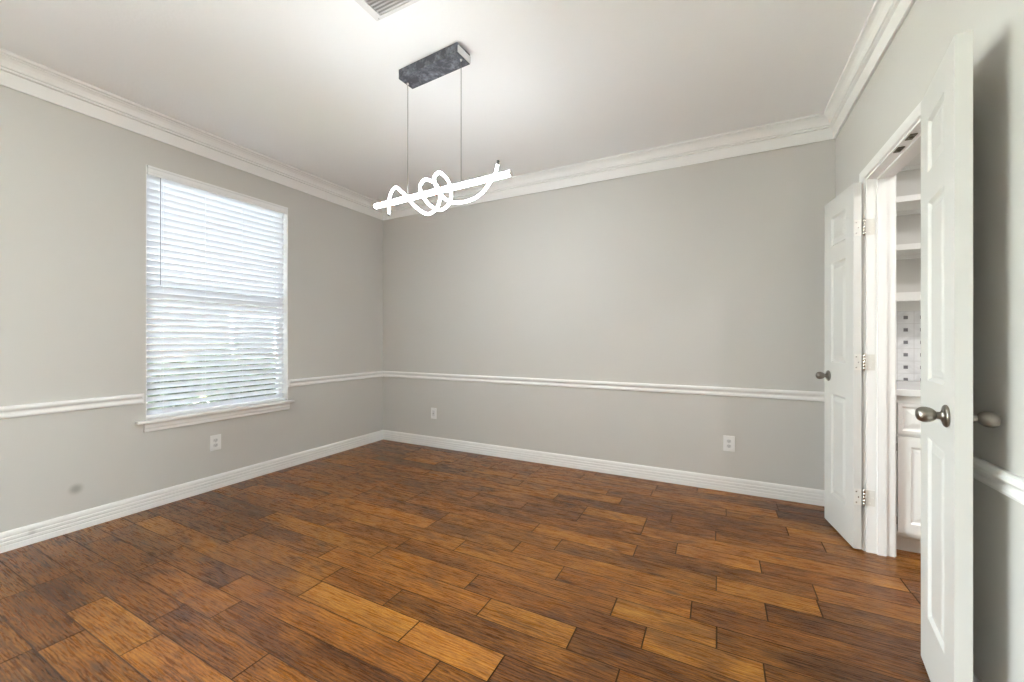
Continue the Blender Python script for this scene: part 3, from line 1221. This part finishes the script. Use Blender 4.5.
# ------------------------------------------------------------------ ceiling vent
def vent():
    x0, x1, y1, y0 = -1.517, -1.157, 1.467, 1.207
    o = empty('ceiling_vent', ((x0 + x1) / 2, (y0 + y1) / 2, Z))
    tag(o, 'white slotted air vent in the ceiling at the top edge of the photo', 'vent')
    w, d = (x1 - x0) / 2, (y1 - y0) / 2
    bm = bmesh.new()
    f, g, t = 0.040, 0.016, 0.009
    for (a, b, c, e) in ((-w, -w + f, -d, d), (w - f, w, -d, d), (-w + f, w - f, -d, -d + g), (-w + f, w - f, d - g, d)):
        box(bm, a, b, c, e, -t, 0)
    bmesh.ops.remove_doubles(bm, verts=bm.verts, dist=1e-6)
    fr = obj('frame', bm, M_VENT, o)
    bm = bmesh.new()
    box(bm, -w + f - .002, w - f + .002, -d + g - .002, d - g + .002, -0.0012, -0.0002)
    obj('backing', bm, M_VENTD, o)
    bm = bmesh.new()
    n = 13
    for k in range(n):
        yy = -d + g + (k + 0.5) * (2 * d - 2 * g) / n
        a, b = yy - 0.0080, yy + 0.0075
        vs = [bm.verts.new(p) for p in ((-w + f, a, -.0105), (w - f, a, -.0105), (w - f, b, -.0025), (-w + f, b, -.0025))]
        vs2 = [bm.verts.new((v.co.x, v.co.y + 0.0008, v.co.z + 0.0012)) for v in vs]
        bm.faces.new(vs)
        bm.faces.new(list(reversed(vs2)))
        for i in range(4):
            j = (i + 1) % 4
            bm.faces.new((vs[i], vs2[i], vs2[j], vs[j]))
    obj('louvre', bm, M_VENT, o)
    for sx in (-w + f / 2, w - f / 2):
        bm = bmesh.new()
        lathe(bm, [(.004, 0), (.004, -.001), (.0025, -.0022), (0, -.0024)], (sx, d - g / 2, -t), (0, 0, 1), 10)
        obj('screw', bm, M_VENTD, o)
    return o


vent()


# ------------------------------------------------------------------ outlets
def outlet(loc, rotz, label, kind, w=0.074, h=0.118):
    """plate built facing -y at the origin"""
    o = empty('wall_outlet', loc, rotz)
    tag(o, label, 'outlet')
    obj('cover_plate', rbox(-w / 2, w / 2, -0.006, 0.0, -h / 2, h / 2, 0.0028, 2), M_PLATE, o)
    if kind == 'duplex':
        for s in (-1, 1):
            bm = bmesh.new()
            zc = s * 0.0195
            # rounded receptacle face with flat sides
            ring = []
            for dpt in (-0.0045, -0.0082):
                ring.append([bm.verts.new((max(-.0152, min(.0152, .0175 * math.cos(a))), dpt, zc + .0142 * math.sin(a)))
                             for a in (2 * math.pi * k / 28 for k in range(28))])
            for k in range(28):
                j = (k + 1) % 28
                bm.faces.new((ring[0][k], ring[0][j], ring[1][j], ring[1][k]))
            bm.faces.new(ring[1])
            r = obj('receptacle', bm, M_SOCK, o)
            bm = bmesh.new()
            box(bm, -.0075, -.0055, -.0086, -.0080, zc - .002, zc + .0065)
            box(bm, .0052, .0075, -.0086, -.0080, zc - .003, zc + .0075)
            lathe(bm, [(.0026, 0), (.0026, .0006), (0, .0006)], (0, -.0080, zc - .0075), (0, -1, 0), 12)
            obj('slot', bm, M_SLOT, r)
        bm = bmesh.new()
        lathe(bm, [(.003, 0), (.0028, .001), (0, .0014)], (0, -.006, 0), (0, -1, 0), 12)
        obj('screw', bm, M_SOCK, o)
    else:
        obj('insert', rbox(-.0165, .0165, -0.0085, -0.004, -.0335, .0335, 0.001, 1), M_SOCK, o)
        bm = bmesh.new()
        lathe(bm, [(.0048, 0), (.0048, .006), (.0036, .0062), (.0036, .010), (.0012, .010), (0, .009)], (0, -.0083, 0), (0, -1, 0), 14)
        obj('jack', bm, M_NICKEL, o)
        for s in (-1, 1):
            bm = bmesh.new()
            lathe(bm, [(.003, 0), (.0028, .001), (0, .0014)], (0, -.006, s * .0475), (0, -1, 0), 12)
            obj('screw', bm, M_SOCK, o)
    return o


outlet((L, 1.769, 0.368), math.radians(90), 'white duplex outlet on the left wall under the window', 'duplex', 0.080, 0.122)
outlet((-2.821, B, 0.371), 0, 'slim white cable jack plate on the back wall near the far corner', 'jack', 0.074, 0.120)
outlet((0.0705, B, 0.375), 0, 'white duplex outlet on the back wall, beside the far open door', 'duplex', 0.080, 0.122)


# ------------------------------------------------------------------ pantry
PB = B                       # back wall of the pantry
CX0, CX1 = R + RT + 0.004, 2.10
FY = 2.945                   # cabinet front


def base_cabinet():
    o = empty('base_cabinet', ((CX0 + CX1) / 2, (FY + PB) / 2, 0))
    tag(o, 'white base cabinet with drawers and doors standing in the pantry', 'cabinet')
    ox, oy = o.location.x, o.location.y

    def b(bm, x0, x1, y0, y1, z0, z1):
        box(bm, x0 - ox, x1 - ox, y0 - oy, y1 - oy, z0, z1)
    bm = bmesh.new()
    fz0, fz1 = 0.104, 0.878
    b(bm, CX0, CX1, FY + 0.02, PB - 0.018, fz0, fz1)
    xm = (CX0 + CX1) / 2
    for (xa, xb) in ((CX0, CX0 + 0.018), (xm - 0.02, xm + 0.02), (CX1 - 0.018, CX1)):
        b(bm, xa, xb, FY, FY + 0.02, fz0, fz1)
    for (za, zb) in ((fz0, 0.135), (0.655, 0.685), (0.84, fz1)):
        b(bm, CX0 + 0.018, xm - 0.02, FY, FY + 0.02, za, zb)
        b(bm, xm + 0.02, CX1 - 0.018, FY, FY + 0.02, za, zb)
    obj('body', bm, M_CAB, o)
    bm = bmesh.new()
    b(bm, CX0, CX1, 3.010, 3.030, 0, fz0)
    b(bm, CX0, CX1, 3.004, 3.010, 0, 0.07)
    obj('toe_kick', bm, M_CAB, o)
    T = 0.019
    for i, (xa, xb) in enumerate(((CX0 + 0.022, xm - 0.008), (xm + 0.008, CX1 - 0.010))):
        for (nm, za, zb) in (('drawer', 0.672, 0.838), ('door', 0.128, 0.654)):
            W_, H_ = xb - xa, zb - za
            bm = bmesh.new()
            e = 0.016 if nm == 'drawer' else 0.052
            P = (lambda u, v, dd, xa=xa, za=za: (xa + u - ox, FY - T + dd - oy, za + v))
            panel_slab(bm, W_, H_, T, [(e, W_ - e, e, H_ - e)], False, P)
            part = obj(nm, bm, M_CAB, o)
            bm = bmesh.new()
            kx = (W_ / 2) if nm == 'drawer' else (W_ - 0.03 if i == 0 else 0.03)
            kz = (H_ / 2) if nm == 'drawer' else H_ - 0.05
            lathe(bm, [(.006, 0), (.005, .012), (.013, .018), (.015, .024), (.011, .029), (0, .030)],
                  P(kx, kz, 0), (0, -1, 0), 16)
            obj('knob', bm, M_NICKEL, part, True)
            if nm == 'door':
                for hz in (0.06, H_ - 0.06):
                    bm = bmesh.new()
                    hx = -0.003 if i == 0 else W_ + 0.003
                    px, py, pz = P(hx, hz, 0.010)
                    lathe(bm, [(0, -.022), (.0035, -.021), (.004, -.016), (.004, .016), (.0035, .021), (0, .022)], (px, py, pz), (0, 0, 1), 10)
                    obj('hinge', bm, M_NICKEL, part, True)
    return o


base_cabinet()
bm = bmesh.new()
box(bm, CX0, CX1 + 0.015, FY - 0.028, PB - 0.014, 0.878, 0.916)
bevel_all(bm, 0.005, 2)
tag(obj('countertop', bm, M_COUNTER), 'pale stone countertop lying on the pantry base cabinet', 'countertop')
bm = bmesh.new()
box(bm, CX0, CX1, PB - 0.012, PB, 0.917, 1.380)
tag(obj('tile_backsplash', bm, M_TILE), 'pale marble tile backsplash with small dark squares in the pantry', 'backsplash', kind='structure')


def upper_shelves():
    o = empty('shelf_unit', ((CX0 + CX1) / 2, PB, 1.423))
    tag(o, 'white open wall shelves above the pantry countertop', 'shelf')
    ox, oy, oz = o.location
    SF = 3.240

    def b(bm, x0, x1, y0, y1, z0, z1):
        box(bm, x0 - ox, x1 - ox, y0 - oy, y1 - oy, z0 - oz, z1 - oz)
    ztop = 2.70
    for (xa, xb) in ((CX0, CX0 + 0.018), (CX1 - 0.018, CX1)):
        bm = bmesh.new()
        b(bm, xa, xb, SF, PB - 0.001, 1.423, ztop)
        obj('side_panel', bm, M_CAB, o)
    bm = bmesh.new()
    b(bm, CX0 + 0.018, CX1 - 0.018, PB - 0.019, PB - 0.001, 1.380, 1.458)
    obj('cleat', bm, M_CAB, o)
    for i, (za, zb) in enumerate(((1.432, 1.477), (1.735, 1.770), (2.029, 2.064), (2.325, 2.360), (2.62, 2.655))):
        bm = bmesh.new()
        b(bm, CX0 + 0.018, CX1 - 0.018, SF + 0.016, PB - 0.001, zb - 0.019, zb)
        s = obj('shelf', bm, M_CAB, o)
        bm = bmesh.new()
        b(bm, CX0 + 0.018, CX1 - 0.018, SF, SF + 0.016, za - (0.009 if i == 0 else 0), zb)
        obj('front_edge', bm, M_CAB, s)
        if i:
            bm = bmesh.new()
            b(bm, CX0 + 0.018, CX1 - 0.018, PB - 0.019, PB - 0.001, zb - 0.045, zb - 0.019)
            obj('cleat', bm, M_CAB, s)
    return o


upper_shelves()


# unseen lamp added on the pantry ceiling to brighten the pantry
def pantry_fill_lamp():
    o = empty('added_ceiling_lamp', (2.05, 1.45, Z))
    tag(o, 'unseen round ceiling lamp added inside the pantry to brighten it', 'lamp')
    bm = bmesh.new()
    lathe(bm, [(.0, 0), (.165, 0), (.165, -.022), (.155, -.028), (0, -.028)], (0, 0, 0), (0, 0, 1), 36)
    obj('base', bm, M_CANEND, o, False)
    bm = bmesh.new()
    lathe(bm, [(.150, -.028), (.148, -.045), (.125, -.070), (.08, -.088), (0, -.094)], (0, 0, 0), (0, 0, 1), 36)
    obj('fill_lamp_shade', bm, emitter('fill_lamp_glow', (1.0, 0.98, 0.96), 60.0), o, True)
    return o


pantry_fill_lamp()


# ------------------------------------------------------------------ outside
bm = bmesh.new()
box(bm, -30, L - WT - 0.02, -14, 18, -0.50, -0.32)
box(bm, L - WT - 0.02, 14, -14, N - WT - 0.02, -0.50, -0.32)
struct(obj('ground_outside', bm, M_LAWN), 'green lawn outside the window, glimpsed through the lowest slats', 'lawn')
bm = bmesh.new()
box(bm, -11.6, -9.9, -14, 18, -0.33, -0.30)
bmesh.ops.translate(bm, verts=bm.verts, vec=(0, 0, 0.001))
box(bm, -9.6, 9.6, -9.5, N - WT - 0.02, -0.33, -0.299)  # patio slabs added to bounce daylight up through the unseen windows
box(bm, -9.6, L - WT - 0.02, N - WT - 0.02, 0.72, -0.33, -0.299)
box(bm, R + RT + 0.02, 9.6, N - WT - 0.02, PN - WT - 0.02, -0.33, -0.299)
struct(obj('path_and_bounce_patio', bm, M_PATH), 'pale concrete walk on the lawn, with an unseen patio added to bounce daylight indoors', 'path')


def shrub(x, y, r, h, seed):
    rng = random.Random(seed)
    o = empty('shrub', (x, y, -0.32))
    tag(o, 'dark leafy shrub growing outside behind the slat blind', 'shrub', 'shrubs outside the window')
    bm = bmesh.new()
    for k in range(1150):
        while True:
            p = Vector((rng.uniform(-1, 1), rng.uniform(-1, 1), rng.uniform(-1, 1)))
            if 0.35 < p.length < 1:
                break
        wob = 0.82 + 0.25 * math.sin(5 * p.x + seed) * math.cos(4 * p.y + 2 * p.z)
        c = Vector((p.x * r * wob, p.y * r * wob, h * 0.54 + p.z * h * 0.46 * wob))
        u = Vector((rng.gauss(0, 1), rng.gauss(0, 1), rng.gauss(0, 1))).normalized()
        w = u.orthogonal().normalized()
        l, q = rng.uniform(.05, .09), rng.uniform(.022, .036)
        bm.faces.new([bm.verts.new(c + d) for d in (-u * l, w * q - u * l * .2, u * l, -w * q - u * l * .2)])
    obj('foliage', bm, M_LEAF, o)
    bm = bmesh.new()
    for k in range(5):
        a = 2 * math.pi * k / 5 + seed
        tube(bm, [(0.02 * math.cos(a), 0.02 * math.sin(a), 0), (r * .2 * math.cos(a), r * .2 * math.sin(a), h * .3),
                  (r * .5 * math.cos(a), r * .5 * math.sin(a), h * .7)], 0.012, 6)
    obj('stem', bm, M_BARK, o)
    return o


for i, (x, y, r, h) in enumerate(((-5.3, 1.9, .58, 1.34), (-5.4, 3.2, .60, 1.40), (-5.5, 4.5, .58, 1.32), (-7.6, 3.9, .9, 1.52),
                                  (-8.0, 5.6, .95, 1.46), (-7.9, 7.4, .95, 1.55))):
    shrub(x, y, r, h, i + 3)


def added_house():
    o = empty('added_house', (-15.0, 7.0, -0.32))  # house added to block bright sky in the gaps of the blind
    tag(o, 'brown brick house added far outside to darken the gaps of the slat blind', 'house')
    bm = bmesh.new()
    box(bm, -4.0, 2.0, -9.0, 9.0, 0.0, 2.9)
    obj('brick_wall', bm, M_BRICK, o)
    bm = bmesh.new()
    ev = [bm.verts.new(p) for p in ((-4.5, -9.5, 2.85), (2.5, -9.5, 2.85), (2.5, 9.5, 2.85), (-4.5, 9.5, 2.85))]
    e2 = [bm.verts.new((v.co.x, v.co.y, 3.0)) for v in ev]
    rg = [bm.verts.new(p) for p in ((-1.0, -6.0, 5.0), (-1.0, 6.0, 5.0))]
    bm.faces.new(list(reversed(ev)))
    for i in range(4):
        j = (i + 1) % 4
        bm.faces.new((ev[i], ev[j], e2[j], e2[i]))
    bm.faces.new((e2[0], e2[1], rg[0]))
    bm.faces.new((e2[1], e2[2], rg[1], rg[0]))
    bm.faces.new((e2[2], e2[3], rg[1]))
    bm.faces.new((e2[3], e2[0], rg[0], rg[1]))
    obj('roof', bm, M_ROOF, o)
    for y in (-5.0, 0.5, 5.5):
        bm = bmesh.new()
        for (a, b, c, e) in ((y - .7, y - .6, .9, 2.3), (y + .6, y + .7, .9, 2.3), (y - .6, y + .6, .9, 1.0), (y - .6, y + .6, 2.2, 2.3)):
            box(bm, 1.98, 2.05, a, b, c, e)
        w = obj('window', bm, M_VINYL, o)
        bm = bmesh.new()
        box(bm, 1.99, 2.02, y - .6, y + .6, 1.0, 2.2)
        obj('pane', bm, M_SLOT, w)
    return o


added_house()
